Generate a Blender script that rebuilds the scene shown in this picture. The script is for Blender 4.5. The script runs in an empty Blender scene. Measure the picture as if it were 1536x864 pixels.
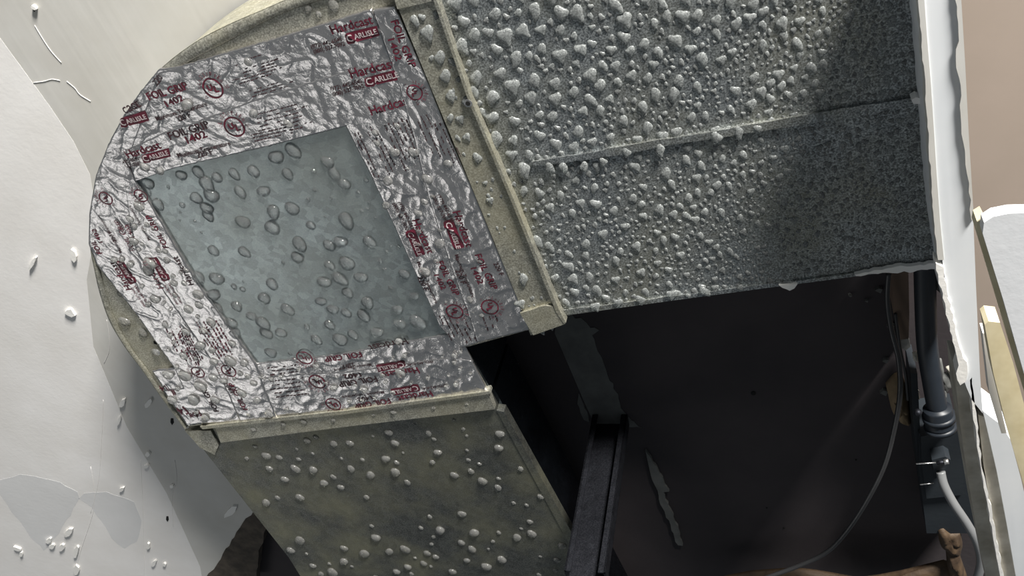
import bpy, bmesh, math, random
from mathutils import Vector, Matrix, noise
random.seed(7)
C = bpy.context.scene.collection
PI = math.pi

# ------------------------------------------------------------ camera
CAMZ = 1.6
F = 1361.64
R = Matrix(((0.924524, 0.143076, 0.353249), (0.325578, -0.778318, -0.536862), (0.198128, 0.611352, -0.766156)))
cd = bpy.data.cameras.new('camera')
cd.lens = F / 1536 * 36; cd.sensor_width = 36; cd.clip_start = 0.01
cam = bpy.data.objects.new('camera', cd); C.objects.link(cam)
cam.matrix_world = Matrix.Translation((0, 0, CAMZ)) @ R.to_4x4()
bpy.context.scene.camera = cam

# ------------------------------------------------------------ world and light
w = bpy.data.worlds.new('world'); bpy.context.scene.world = w; w.use_nodes = True
w.node_tree.nodes['Background'].inputs[0].default_value = (0.82, 0.92, 1.0, 1)
w.node_tree.nodes['Background'].inputs[1].default_value = 0.12

def area(name, loc, target, size, power, col, sy=None):
    l = bpy.data.lights.new(name, 'AREA'); l.energy = power; l.color = col
    l.shape = 'RECTANGLE'; l.size = size; l.size_y = sy or size
    o = bpy.data.objects.new(name, l); C.objects.link(o)
    loc = Vector(loc) + Vector((0, 0, CAMZ)); target = Vector(target) + Vector((0, 0, CAMZ))
    o.location = loc
    o.rotation_euler = (target - loc).to_track_quat('-Z', 'Y').to_euler()
    return o
area('room_lamp', (1.55, -2.3, -0.08), (-0.45, 0.35, 0.62), 0.62, 370.0, (1.0, 0.97, 0.92))
area('reflection_fill', (-2.2, 1.3, -1.1), (-0.6, 0.4, 0.6), 1.0, 4.5, (1.0, 0.985, 0.96), 0.8)  # unseen fill light, added to brighten reflections in foil and metal

vs = bpy.context.scene.view_settings
vs.view_transform = 'Standard'; vs.look = 'None'; vs.gamma = 1; vs.exposure = 0.0

# ------------------------------------------------------------ helpers
D = 0.60           # height of the duct's underside above the camera
H = 0.08           # duct depth
ZC = D + H + 0.004 # ceiling underside

def ray(px, py):
    return R @ Vector(((px - 768) / F, -(py - 432) / F, -1))
def W(px, py, z):
    """point of the horizontal plane z above the camera that the photograph shows at (px, py)"""
    d = ray(px, py); p = d * (z / d.z)
    return Vector((p.x, p.y, z + CAMZ))

def setp(o, label=None, cat=None, group=None, kind=None):
    if label: o['label'] = label
    if cat: o['category'] = cat
    if group: o['group'] = group
    if kind: o['kind'] = kind
    return o
def thing(name, loc, label, cat, group=None, kind=None):
    o = bpy.data.objects.new(name, None); C.objects.link(o); o.location = loc; o.empty_display_size = 0.05
    return setp(o, label, cat, group, kind)
def wloc(o):
    p = Vector((0, 0, 0))
    while o is not None:
        p += o.location; o = o.parent
    return p
def mk(name, bm, mat, parent=None, smooth=False, tri=True):
    c = Vector((0, 0, 0))
    lo = Vector((1e9,) * 3); hi = -lo
    for v in bm.verts:
        for i in range(3):
            lo[i] = min(lo[i], v.co[i]); hi[i] = max(hi[i], v.co[i])
    c = (lo + hi) / 2
    for v in bm.verts: v.co -= c
    me = bpy.data.meshes.new(name)
    bm.to_mesh(me); bm.free()
    if smooth:
        for p in me.polygons: p.use_smooth = True
    me.materials.append(mat)
    o = bpy.data.objects.new(name, me); C.objects.link(o)
    if parent is not None:
        o.parent = parent; o.location = c - wloc(parent)
    else: o.location = c
    return o
def add_prism(bm, pts, z0, z1, taper=0.0):
    """pts are world xy corners; walls rise straight from z0 to z1 (above the camera)"""
    n = len(pts)
    lo = [bm.verts.new((p.x, p.y, z0 + CAMZ)) for p in pts]
    hi = [bm.verts.new((p.x, p.y, z1 + CAMZ)) for p in pts]
    a = bm.faces.new(lo); b = bm.faces.new(hi[::-1])
    for i in range(n):
        bm.faces.new((lo[(i + 1) % n], lo[i], hi[i], hi[(i + 1) % n]))
    bm.normal_update(); bmesh.ops.triangulate(bm, faces=[a, b])
    bmesh.ops.recalc_face_normals(bm, faces=bm.faces[:])
def P(pix, z): return [W(x, y, z) for x, y in pix]
def prism(name, pix, z0, z1, mat, parent=None, zref=None):
    bm = bmesh.new(); add_prism(bm, P(pix, z0 if zref is None else zref), z0, z1)
    return mk(name, bm, mat, parent)
def ragged(pix, step=6, amp=2.0, seed=0):
    rnd = random.Random(seed); out = []
    n = len(pix)
    for i in range(n - 1):
        a, b = Vector(pix[i]), Vector(pix[i + 1]); k = max(1, int((b - a).length / step))
        for j in range(k):
            p = a.lerp(b, j / k)
            if 0 < i + j: p += Vector((rnd.uniform(-amp, amp), rnd.uniform(-amp, amp)))
            out.append((p.x, p.y))
    out.append(tuple(pix[-1]))
    return out
def smoothline(pts, n):
    """Catmull-Rom through vectors, n samples"""
    pts = [Vector(p) for p in pts]; m = len(pts) - 1; out = []
    for i in range(n):
        t = i / (n - 1) * m; k = min(int(t), m - 1); u = t - k
        p0 = pts[max(k - 1, 0)]; p1 = pts[k]; p2 = pts[k + 1]; p3 = pts[min(k + 2, m)]
        out.append(0.5 * ((2 * p1) + (p2 - p0) * u + (2 * p0 - 5 * p1 + 4 * p2 - p3) * u * u + (3 * p1 - p0 - 3 * p2 + p3) * u ** 3))
    return out
def resample(pts, n):
    pts = [Vector(p) for p in pts]; L = [0]
    for a, b in zip(pts, pts[1:]): L.append(L[-1] + (b - a).length)
    out = []; k = 0
    for i in range(n):
        s = L[-1] * i / (n - 1)
        while k < len(L) - 2 and L[k + 1] < s: k += 1
        out.append(pts[k].lerp(pts[k + 1], (s - L[k]) / max(1e-9, L[k + 1] - L[k])))
    return out
def add_tube(bm, pts, r, seg=12, cap=True, radii=None):
    rings = []
    n = len(pts); ref = Vector((0.3, 0.9, 0.2))
    for i, p in enumerate(pts):
        t = (pts[min(i + 1, n - 1)] - pts[max(i - 1, 0)]).normalized()
        u = (ref - t * ref.dot(t)).normalized(); ref = u; v = t.cross(u)
        rr = radii[i] if radii else r
        rings.append([bm.verts.new(p + (u * math.cos(a) + v * math.sin(a)) * rr) for a in [2 * PI * k / seg for k in range(seg)]])
    for a, b in zip(rings, rings[1:]):
        for k in range(seg): bm.faces.new((a[k], a[(k + 1) % seg], b[(k + 1) % seg], b[k]))
    if cap: bm.faces.new(rings[0][::-1]); bm.faces.new(rings[-1])
    bmesh.ops.recalc_face_normals(bm, faces=bm.faces[:])
def tube(name, pts, r, mat, parent=None, n=40, seg=14, radii=None):
    bm = bmesh.new(); pp = smoothline(pts, n) if len(pts) > 2 else [Vector(p) for p in pts]
    add_tube(bm, pp, r, seg, radii=radii)
    return mk(name, bm, mat, parent, smooth=True)

# ------------------------------------------------------------ materials
def nodes(name):
    m = bpy.data.materials.new(name); m.use_nodes = True
    nt = m.node_tree; b = nt.nodes['Principled BSDF']
    return m, nt, b
def N(nt, t, **kw):
    n = nt.nodes.new(t)
    for k, v in kw.items():
        if k in n.inputs.keys(): n.inputs[k].default_value = v
        else: setattr(n, k, v)
    return n
def ramp(nt, src, stops):
    r = nt.nodes.new('ShaderNodeValToRGB'); el = r.color_ramp.elements
    el[0].position, el[0].color = stops[0][0], (*stops[0][1], 1)
    el[1].position, el[1].color = stops[-1][0], (*stops[-1][1], 1)
    for p, c in stops[1:-1]:
        e = el.new(p); e.color = (*c, 1)
    nt.links.new(src, r.inputs[0]); return r.outputs[0]
def geo(nt): return nt.nodes.new('ShaderNodeNewGeometry').outputs['Position']
def noise_tex(nt, scale, detail=4, rough=0.55, vec=None, stretch=None, rot=0):
    t = N(nt, 'ShaderNodeTexNoise', Scale=scale, Detail=detail, Roughness=rough)
    v = vec or geo(nt)
    if stretch:
        mp = N(nt, 'ShaderNodeMapping'); mp.inputs['Scale'].default_value = stretch; mp.inputs['Rotation'].default_value = (0, 0, rot)
        nt.links.new(v, mp.inputs[0]); v = mp.outputs[0]
    nt.links.new(v, t.inputs['Vector']); return t.outputs['Fac']
def bump(nt, b, h, strength, dist, prev=None):
    n = N(nt, 'ShaderNodeBump', Strength=strength, Distance=dist)
    nt.links.new(h, n.inputs['Height'])
    if prev is not None: nt.links.new(prev, n.inputs['Normal'])
    nt.links.new(n.outputs[0], b.inputs['Normal']); return n.outputs[0]
def mix(nt, fac, a, b):
    n = nt.nodes.new('ShaderNodeMix'); n.data_type = 'RGBA'
    for k, s in ((0, fac), (6, a), (7, b)):
        if hasattr(s, 'links'): nt.links.new(s, n.inputs[k])
        elif k == 0: n.inputs[0].default_value = s
        else: n.inputs[k].default_value = (*s, 1)
    return n.outputs[2]

def galvanized(name, dark, light, rough, tint=None, tintamt=0.0, metallic=0.9, spk=(0.42, 0.62), fog=0.5):
    m, nt, b = nodes(name)
    g = geo(nt)
    vo = N(nt, 'ShaderNodeTexVoronoi', Scale=170.0); nt.links.new(g, vo.inputs['Vector'])
    n1 = noise_tex(nt, 700, 3, 0.7, g); n2 = noise_tex(nt, 14, 4, 0.6, g)
    c = ramp(nt, n1, [(spk[0], dark), (spk[1], light)])
    sp = ramp(nt, vo.outputs['Color'], [(0.2, (0.82, 0.82, 0.82)), (0.9, (1.12, 1.12, 1.12))])
    mm = nt.nodes.new('ShaderNodeMix'); mm.data_type = 'RGBA'; mm.blend_type = 'MULTIPLY'; mm.inputs[0].default_value = 1
    nt.links.new(c, mm.inputs[6]); nt.links.new(sp, mm.inputs[7]); col = mm.outputs[2]
    if tint:
        f = ramp(nt, n2, [(0.40, (0, 0, 0)), (0.66, (tintamt,) * 3)])
        col = mix(nt, f, col, tint)
    nt.links.new(col, b.inputs['Base Color'])
    b.inputs['Metallic'].default_value = metallic
    r = ramp(nt, n2, [(0.3, (rough - 0.06,) * 3), (0.7, (rough + 0.08,) * 3)]); nt.links.new(r, b.inputs['Roughness'])
    bump(nt, b, n1, 0.25, 0.0004)
    return m
M = {}
M['main'] = galvanized('galvanized_foggy', (0.17, 0.185, 0.19), (0.62, 0.65, 0.65), 0.50, (0.30, 0.28, 0.18), 0.35)
M['flange'] = galvanized('galvanized_dirty', (0.27, 0.265, 0.23), (0.60, 0.59, 0.51), 0.55, (0.44, 0.41, 0.28), 0.45, 0.8)
M['panel'] = galvanized('galvanized_smooth', (0.27, 0.31, 0.31), (0.36, 0.40, 0.40), 0.38, (0.40, 0.42, 0.38), 0.3, spk=(0.3, 0.75))
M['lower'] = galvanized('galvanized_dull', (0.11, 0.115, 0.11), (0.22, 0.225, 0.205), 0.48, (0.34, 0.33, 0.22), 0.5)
M['heel'] = galvanized('galvanized_pale', (0.26, 0.25, 0.19), (0.56, 0.55, 0.47), 0.6, (0.5, 0.46, 0.3), 0.5, 0.5)

m, nt, b = nodes('aluminium_foil'); M['foil'] = m
b.inputs['Metallic'].default_value = 0.92; b.inputs['Base Color'].default_value = (0.60, 0.585, 0.58, 1); b.inputs['Roughness'].default_value = 0.22
g = geo(nt)
mus = noise_tex(nt, 120, 5, 0.62, g); rid = N(nt, 'ShaderNodeMath', operation='ABSOLUTE')
sub = N(nt, 'ShaderNodeMath', operation='SUBTRACT'); sub.inputs[1].default_value = 0.5
nt.links.new(mus, sub.inputs[0]); nt.links.new(sub.outputs[0], rid.inputs[0])
p = bump(nt, b, rid.outputs[0], 0.30, 0.003)
big = noise_tex(nt, 45, 2, 0.5, g); bump(nt, b, big, 0.5, 0.003, p)

m, nt, b = nodes('crimson_ink'); M['ink'] = m
b.inputs['Base Color'].default_value = (0.085, 0.006, 0.018, 1); b.inputs['Roughness'].default_value = 0.5
m, nt, b = nodes('dark_ink'); M['ink2'] = m
b.inputs['Base Color'].default_value = (0.030, 0.010, 0.013, 1); b.inputs['Roughness'].default_value = 0.5
m, nt, b = nodes('pale_ink'); M['white_ink'] = m
b.inputs['Base Color'].default_value = (0.66, 0.58, 0.58, 1); b.inputs['Roughness'].default_value = 0.5; b.inputs['Metallic'].default_value = 0.5

m, nt, b = nodes('water'); M['water'] = m
b.inputs['Base Color'].default_value = (1, 1, 1, 1); b.inputs['Transmission Weight'].default_value = 0.965
b.inputs['IOR'].default_value = 1.33; b.inputs['Roughness'].default_value = 0.04

m, nt, b = nodes('milky_water'); M['milk'] = m
b.inputs['Base Color'].default_value = (0.74, 0.74, 0.72, 1); b.inputs['Transmission Weight'].default_value = 0.87
b.inputs['IOR'].default_value = 1.33; b.inputs['Roughness'].default_value = 0.10
m, nt, b = nodes('foggy_water'); M['fog'] = m
fn = noise_tex(nt, 900, 3, 0.7)
nt.links.new(ramp(nt, fn, [(0.35, (0.22, 0.235, 0.235)), (0.62, (0.66, 0.69, 0.68))]), b.inputs['Base Color'])
b.inputs['Transmission Weight'].default_value = 0.66; b.inputs['IOR'].default_value = 1.33; b.inputs['Roughness'].default_value = 0.22
def paint(name, c1, c2, rough=0.6, streak=True, bs=0.3, sc=10):
    m, nt, b = nodes(name); g = geo(nt)
    n1 = noise_tex(nt, sc, 4, 0.6, g)
    col = ramp(nt, n1, [(0.35, c1), (0.65, c2)]); nt.links.new(col, b.inputs['Base Color'])
    b.inputs['Roughness'].default_value = rough
    if streak:
        s = noise_tex(nt, 60, 3, 0.5, g, (1, 0.06, 1), 0.0); bump(nt, b, s, bs, 0.001)
    else: bump(nt, b, noise_tex(nt, 160, 4, 0.6, g), bs, 0.001)
    return m
M['ceil'] = paint('white_ceiling_paint', (0.57, 0.555, 0.515), (0.64, 0.63, 0.60), 0.5)  # toned down to imitate weaker light on the upper ceiling
M['ceil2'] = paint('white_filler_and_light', (0.82, 0.80, 0.775), (0.90, 0.885, 0.87), 0.6, False, 0.15)  # pale filler; also paints the brighter light on the lower-left ceiling
M['grey_filler'] = paint('grey_filler', (0.70, 0.70, 0.70), (0.76, 0.76, 0.76), 0.6, False, 0.15)
M['trim'] = paint('white_trim_paint', (0.70, 0.73, 0.76), (0.78, 0.80, 0.82), 0.45, True, 0.25)
M['chip'] = paint('paint_chip', (0.85, 0.84, 0.80), (0.92, 0.90, 0.87), 0.5, False)
M['plaster'] = paint('bare_plaster', (0.36, 0.33, 0.27), (0.60, 0.57, 0.50), 0.8, True, 0.6, 30)
M['beige'] = paint('beige_wall_paint', (0.36, 0.295, 0.245), (0.38, 0.31, 0.26), 0.8, False, 0.05)
M['dark'] = paint('shaded_brown_board', (0.035, 0.029, 0.032), (0.046, 0.038, 0.041), 0.8, False, 0.2)  # brown deepened to stand in for the unlit cavity
M['mud'] = paint('grey_dusty_filler', (0.10, 0.103, 0.10), (0.14, 0.143, 0.138), 0.8, False, 0.4, 40)
M['stud'] = galvanized('steel_stud', (0.025, 0.027, 0.034), (0.05, 0.052, 0.062), 0.5)
M['torn'] = paint('torn_board_paper', (0.05, 0.042, 0.034), (0.11, 0.09, 0.07), 0.9, False, 0.6, 60)
M['pipe'] = paint('black_plastic_pipe', (0.012, 0.016, 0.022), (0.022, 0.027, 0.034), 0.45, False, 0.1)
M['cable'] = paint('black_cable_sheath', (0.03, 0.03, 0.032), (0.05, 0.05, 0.052), 0.35, False, 0.1)
M['conduit'] = paint('grey_conduit', (0.15, 0.155, 0.16), (0.19, 0.195, 0.20), 0.4, False, 0.05)
M['box'] = paint('dark_steel_box', (0.010, 0.014, 0.019), (0.016, 0.021, 0.026), 0.6, False, 0.2)
M['side'] = galvanized('galvanized_painted_shade', (0.07, 0.085, 0.11), (0.11, 0.13, 0.16), 0.27, metallic=1.0)  # dark tone puts the shade of duct side and throat into colour
M['screw'] = galvanized('zinc_screw', (0.5, 0.5, 0.5), (0.8, 0.8, 0.8), 0.3)
M['foam'] = paint('brown_expanding_foam', (0.035, 0.02, 0.01), (0.08, 0.05, 0.026), 0.7, False, 0.8, 50)
M['foam2'] = paint('tan_foam_lump', (0.20, 0.14, 0.08), (0.30, 0.22, 0.13), 0.8, False, 0.8, 50)
M['timber'] = paint('brown_stud_timber', (0.16, 0.11, 0.08), (0.21, 0.145, 0.105), 0.8, True, 0.4)
M['pine'] = paint('pale_pine', (0.62, 0.53, 0.32), (0.80, 0.72, 0.50), 0.6, True, 0.4, 30)
M['white'] = paint('white_gloss_board', (0.84, 0.85, 0.87), (0.88, 0.89, 0.91), 0.4, False, 0.1, 30)
M['hole'] = paint('hole_shadow', (0.004, 0.004, 0.004), (0.006, 0.006, 0.006), 0.9, False, 0.0)

# ------------------------------------------------------------ setting: ceiling, cavity, beam
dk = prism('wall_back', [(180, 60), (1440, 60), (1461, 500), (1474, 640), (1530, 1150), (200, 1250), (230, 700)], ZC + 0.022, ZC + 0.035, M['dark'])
setp(dk, 'brown board with shade in its colour, closing the back of the open cavity beyond the ducts', 'wall', kind='structure')
for x, y, r in ((1130, 590, 5), (1176, 792, 2.2), (1284, 690, 1.8), (1150, 762, 1.6)):
    bm = bmesh.new(); c = W(x, y, ZC + 0.0215)
    add_prism(bm, [c + Vector((math.cos(a) * r * 0.00052, math.sin(a) * r * 0.00052, 0)) for a in [k * PI / 5 for k in range(10)]], ZC + 0.0212, ZC + 0.0222)
    mk('screw_hole', bm, M['hole'], dk)
lip = ragged([(836, 470), (872, 478), (884, 492), (898, 494), (888, 502), (893, 520), (905, 545), (915, 570), (925, 592), (932, 612), (950, 634), (962, 642), (940, 640)], 7, 2.2, 3)
prism('filler_streak', lip + [(925, 652), (905, 648), (888, 628), (875, 600), (860, 565), (845, 530), (832, 500)], ZC + 0.0212, ZC + 0.0222, M['mud'], dk)
prism('filler_streak', ragged([(868, 590), (880, 618), (884, 634), (876, 630), (866, 606)], 6, 1, 5), ZC + 0.021, ZC + 0.0222, M['mud'], dk)
prism('filler_streak', ragged([(968, 676), (985, 700), (998, 728), (1003, 738), (994, 738), (1004, 762), (1016, 790), (1024, 820), (1016, 818), (1008, 795), (994, 762), (976, 712)], 6, 1.5, 6), ZC + 0.018, ZC + 0.0222, M['mud'], dk)
for k, (x, y, s) in enumerate(((1318, 436, 6), (1328, 542, 5), (1300, 452, 3), (1336, 490, 6), (1326, 590, 6), (1275, 444, 2.5))):
    prism('plaster_crumb', ragged([(x - s, y), (x, y - s * .6), (x + s, y - s * .2), (x + s * .5, y + s * .7)], 4, 1, k), ZC + 0.018, ZC + 0.0222, M['mud'], dk)

cl = prism('ceiling', [(-700, -500), (900, -600), (700, 200), (560, 520), (430, 735)] + ragged([(418, 757), (392, 772), (378, 800), (366, 830), (352, 868), (338, 930)], 8, 2.5, 9) + [(250, 1300), (-900, 1300)], ZC, ZC + 0.018, M['ceil'])
setp(cl, 'white painted ceiling with brush strokes and chipped filler left of the ducts', 'ceiling', kind='structure')
# smoother bright board lower by a hair on the far left, meeting along the slanting line; its lower-left reach is painted light
prism('board_light_band', [(-400, -500)] + [(-25, -35), (0, 57), (30, 98), (75, 160), (110, 212), (135, 262), (146, 330), (130, 420), (140, 520), (190, 640), (250, 740), (300, 850), (320, 960), (250, 1200), (-700, 1200), (-700, -500)][1:], ZC - 0.0001, ZC, M['ceil2'], cl)
prism('filler_patch', ragged([(0, 742), (24, 776), (52, 812), (66, 826), (88, 800), (105, 772), (118, 746), (116, 738), (80, 720), (30, 712), (0, 720)], 9, 1.5, 4), ZC - 0.0002, ZC, M['grey_filler'], cl)
prism('filler_patch', ragged([(118, 748), (138, 762), (152, 782), (168, 808), (186, 822), (206, 812), (212, 780), (200, 752), (160, 738), (126, 740)], 9, 1.5, 4), ZC - 0.0002, ZC, M['grey_filler'], cl)
cr = [((52, 38), (62, 55), (76, 76), (92, 94)), ((100, 122), (112, 132), (120, 142), (136, 152)), ((50, 124), (66, 122), (78, 119), (90, 121)),
      ((211, 690), (213, 730), (215, 790), (217, 870)), ((136, 700), (141, 760), (120, 830), (112, 870)), ((155, 600), (153, 650), (148, 720), (136, 770)), ((160, 480), (163, 500), (164, 525), (156, 545)), ((262, 690), (265, 720), (258, 745), (260, 790))]
for k, c in enumerate(cr):
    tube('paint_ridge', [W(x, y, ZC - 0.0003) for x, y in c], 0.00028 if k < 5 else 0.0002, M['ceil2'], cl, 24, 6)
chips = [(110, 385, 4, 11, -.2), (104, 470, 9, 6, .5), (183, 605, 4, 8, .6), (222, 606, 4, 9, .6), (178, 632, 3, 8, .3), (345, 768, 13, 5, -.7), (102, 800, 9, 5, -.8), (113, 830, 4, 11, .3), (92, 822, 4, 7, .3), (25, 824, 8, 3, .4), (31, 832, 3, 4, 0),
         (114, 856, 5, 8, .2), (221, 682, 4, 4, 0), (219, 700, 4, 3, 0), (182, 735, 5, 3, -.6), (222, 820, 3, 5, 0), (246, 848, 3, 3, 0), (230, 846, 3, 6, .6), (50, 12, 5, 3, .6), (48, 395, 3, 14, .5), (257, 730, 3, 3, 0), (72, 812, 6, 4, -.6), (78, 820, 5, 4, -.3)]
for k, (x, y, a, c, rt) in enumerate(chips):
    rnd = random.Random(k); pix = []
    for j in range(7):
        t = 2 * PI * j / 7 + rnd.uniform(-.2, .2); u = a * math.cos(t) * rnd.uniform(.7, 1.1); v = c * math.sin(t) * rnd.uniform(.7, 1.1)
        pix.append((x + u * math.cos(rt) - v * math.sin(rt), y + u * math.sin(rt) + v * math.cos(rt)))
    prism('paint_flake', pix, ZC - 0.003, ZC, M['chip'], cl)
for x, y, s in ((251, 778, 3.2), (258, 632, 4.0), (51, 15, 2)):
    prism('nail_hole', [(x - s * .5, y - s), (x + s * .4, y - s), (x + s * .6, y + s * .6), (x, y + s * 1.5), (x - s * .6, y + s * .4)], ZC - 0.0007, ZC, M['hole'], cl)
prism('torn_paper', ragged([(402, 752), (412, 768), (396, 800), (388, 835), (384, 880)], 7, 2, 2) + ragged([(300, 880), (332, 838), (352, 805), (368, 778), (388, 765)], 7, 2, 8), ZC - 0.001, ZC + 0.012, M['torn'], cl)

nr = prism('ceiling.001', [(1300, -500), (2600, -700), (2900, 1500), (1500, 1500), (1400, 600)], 0.90, 0.92, M['beige'])
setp(nr, 'plain beige surface of the next room, seen past the white beam', 'ceiling', kind='structure')

# beam along the right of the opening
zb = 0.53
lft = [(1372, -120), (1384, -10), (1389, 60), (1394, 120), (1398, 180), (1403, 260), (1408, 330), (1414, 390), (1423, 450), (1433, 510), (1443, 562), (1458, 600)]
rgt = [(1462, 620), (1470, 560), (1464, 430), (1460, 330), (1452, 200), (1447, 100), (1441, 0), (1434, -120)]
bt = thing('trim', W(1420, 200, zb), 'white painted beam edge running down the right side of the opening', 'trim', kind='structure')
bt.name = 'trim_1'
prism('beam_face', ragged(lft, 14, 1.0, 12) + [(1474, 620)] + rgt[1:], zb, D + 0.07, M['trim'], bt)
prism('edge_bead', [(1436, -120)] + ragged([(1433, 0), (1437, 60), (1433, 90), (1440, 130), (1442, 200), (1452, 260), (1457, 330)], 12, 2, 15) + [(1461, 330), (1453, 200), (1448, 100), (1442, 0), (1437, -120)], zb - 0.002, zb, M['ceil'], bt)
prism('filler_bead', [(x - 7, y) for x, y in ragged(lft[:8], 9, 1.2, 16)] + [(x + 2, y) for x, y in lft[:8]][::-1], zb - 0.0012, zb + 0.01, M['ceil'], bt)
# torn lower half: bare plaster and white ragged lips
prism('plaster_face', [(1433, 560), (1458, 566), (1466, 620), (1477, 700), (1492, 790), (1512, 900), (1486, 900), (1464, 790), (1449, 700), (1438, 620)], zb + 0.012, zb + 0.05, M['plaster'], bt)
prism('plaster_face', [(1467, 622), (1478, 626), (1492, 690), (1512, 790), (1532, 900), (1508, 900), (1490, 790), (1476, 700)], zb + 0.004, zb + 0.05, M['plaster'], bt)
prism('plaster_lip', ragged([(1458, 566), (1464, 620), (1472, 690), (1482, 740), (1496, 810), (1512, 900)], 9, 1.6, 18) + ragged([(1507, 900), (1491, 810), (1478, 742), (1469, 690), (1461, 630), (1455, 570)], 9, 1.2, 19), zb, zb + 0.012, M['chip'], bt)
prism('plaster_lip', ragged([(1404, 395), (1414, 400), (1421, 440), (1430, 480), (1440, 520), (1452, 552), (1450, 572), (1440, 578), (1434, 560), (1438, 548)], 7, 1.6, 20) + ragged([(1432, 520), (1422, 480), (1413, 440), (1404, 405)], 7, 1.6, 21), zb - 0.002, zb + 0.012, M['chip'], bt)
prism('white_face', [(1474, 616), (1484, 624), (1500, 636), (1516, 660), (1532, 720), (1550, 800), (1580, 900), (1530, 900), (1511, 790), (1496, 710), (1480, 640)], zb, zb + 0.03, M['trim'], bt)

# ------------------------------------------------------------ water drops
def drop_mesh(name, seed, tip, mat):
    rnd = random.Random(seed); bm = bmesh.new(); rings = []
    prof = [(1.0, 0.0), (0.985, 0.16), (0.88, 0.34), (0.66, 0.48), (0.36, 0.56)]
    ph = rnd.uniform(0, 6); k2 = rnd.uniform(0.05, 0.12) + 0.1 * tip; k3 = 0.04 + 0.1 * tip
    nseg = 14
    for rr, z in prof:
        ring = []
        for k in range(nseg):
            a = 2 * PI * k / nseg
            e = 1 + k2 * math.sin(2 * a + ph) + k3 * math.sin(3 * a + ph * 2)
            x = math.cos(a) * rr * e; y = math.sin(a) * rr * e
            if y > 0: y *= 1 + tip * max(0, math.sin(a)) ** 3; x *= 1 - 0.35 * tip * math.sin(a)
            ring.append(bm.verts.new((x, y + z * 0.25 * tip, -z)))
        rings.append(ring)
    top = bm.verts.new((0, 0.14 * tip, -0.59))
    for a, c in zip(rings, rings[1:]):
        for k in range(nseg): bm.faces.new((a[k], a[(k + 1) % nseg], c[(k + 1) % nseg], c[k]))
    for k in range(nseg): bm.faces.new((rings[-1][k], rings[-1][(k + 1) % nseg], top))
    bm.faces.new(rings[0][::-1])
    bmesh.ops.recalc_face_normals(bm, faces=bm.faces[:])
    if bm.calc_volume(signed=True) < 0: bmesh.ops.reverse_faces(bm, faces=bm.faces[:])
    me = bpy.data.meshes.new(name); bm.to_mesh(me); bm.free()
    for p in me.polygons: p.use_smooth = True
    me.materials.append(mat); return me
ROUND = [drop_mesh('water_drop', s, 0.12, M['water']) for s in range(3)]
MILK = [drop_mesh('water_drop', s + 30, 0.15, M['milk']) for s in range(3)]
TEAR = [drop_mesh('water_drop', s + 10, 0.8, M['fog']) for s in range(7)]
def px_m(x, y, z):
    return (W(x + 1, y, z) - W(x, y, z)).length
def place_drops(root, specs, z, meshes, keep=290, seed=0):
    """specs: (px, py, radius in px); the largest become parts, the rest one joined part"""
    rnd = random.Random(seed); specs = sorted(specs, key=lambda s: -s[2])
    rl = wloc(root); tail = bmesh.new(); nt_ = 0
    for k, (x, y, r) in enumerate(specs):
        p = W(x, y, z); s = r * px_m(x, y, z) * rnd.uniform(.9, 1.1)
        me = rnd.choice(meshes); rz = rnd.gauss(0, 0.22); sy = s * rnd.uniform(.85, 1.2); sz = s * rnd.uniform(.8, 1.15) * (.8 if meshes is TEAR else 1)
        if k < keep:
            o = bpy.data.objects.new('water_drop', me); C.objects.link(o); o.parent = root
            o.location = p - rl + Vector((0, 0, 0.0001)); o.rotation_euler = (0, 0, rz); o.scale = (s, sy, sz)
        else:
            mt = Matrix.Translation(p) @ Matrix.Rotation(rz, 4, 'Z') @ Matrix.Diagonal((s, sy, sz, 1))
            t = bmesh.new(); t.from_mesh(me); t.transform(mt); m2 = bpy.data.meshes.new('t'); t.to_mesh(m2); t.free()
            tail.from_mesh(m2); bpy.data.meshes.remove(m2); nt_ += 1
    if nt_:
        o = mk('fine_droplets', tail, meshes[0].materials[0], root, smooth=True); o['kind'] = 'stuff'
    else: tail.free()
def inside(x, y, poly):
    c = False; j = len(poly) - 1
    for i in range(len(poly)):
        xi, yi = poly[i]; xj, yj = poly[j]
        if (yi > y) != (yj > y) and x < (xj - xi) * (y - yi) / (yj - yi) + xi: c = not c
        j = i
    return c
def scatter(poly, rfun, tries, seed, gap=1.25, start=()):
    rnd = random.Random(seed); out = list(start); grid = {}; cs = 24
    for s in out: grid.setdefault((int(s[0] // cs), int(s[1] // cs)), []).append(s)
    xs = [p[0] for p in poly]; ys = [p[1] for p in poly]
    for _ in range(tries):
        x = rnd.uniform(min(xs), max(xs)); y = rnd.uniform(min(ys), max(ys))
        if not inside(x, y, poly): continue
        r = rfun(x, y, rnd)
        if r is None: continue
        gx, gy = int(x // cs), int(y // cs); ok = True
        for i in (-1, 0, 1):
            for j in (-1, 0, 1):
                for q in grid.get((gx + i, gy + j), ()):
                    if (q[0] - x) ** 2 + (q[1] - y) ** 2 < ((q[2] + r) * gap) ** 2: ok = False; break
                if not ok: break
            if not ok: break
        if ok:
            out.append((x, y, r)); grid.setdefault((gx, gy), []).append((x, y, r))
    return out[len(start):]

# ------------------------------------------------------------ straight duct to the right
md = thing('straight_duct', W(1100, 200, D), 'wide galvanized duct on the right, crowded with condensation drops', 'duct')
prism('duct_shell', [(560, -260), (650, 0), (842, 474), (1130, 434), (1428, 396), (1420, 240), (1408, 60), (1395, -330)], D, D + H, M['main'], md)
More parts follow.
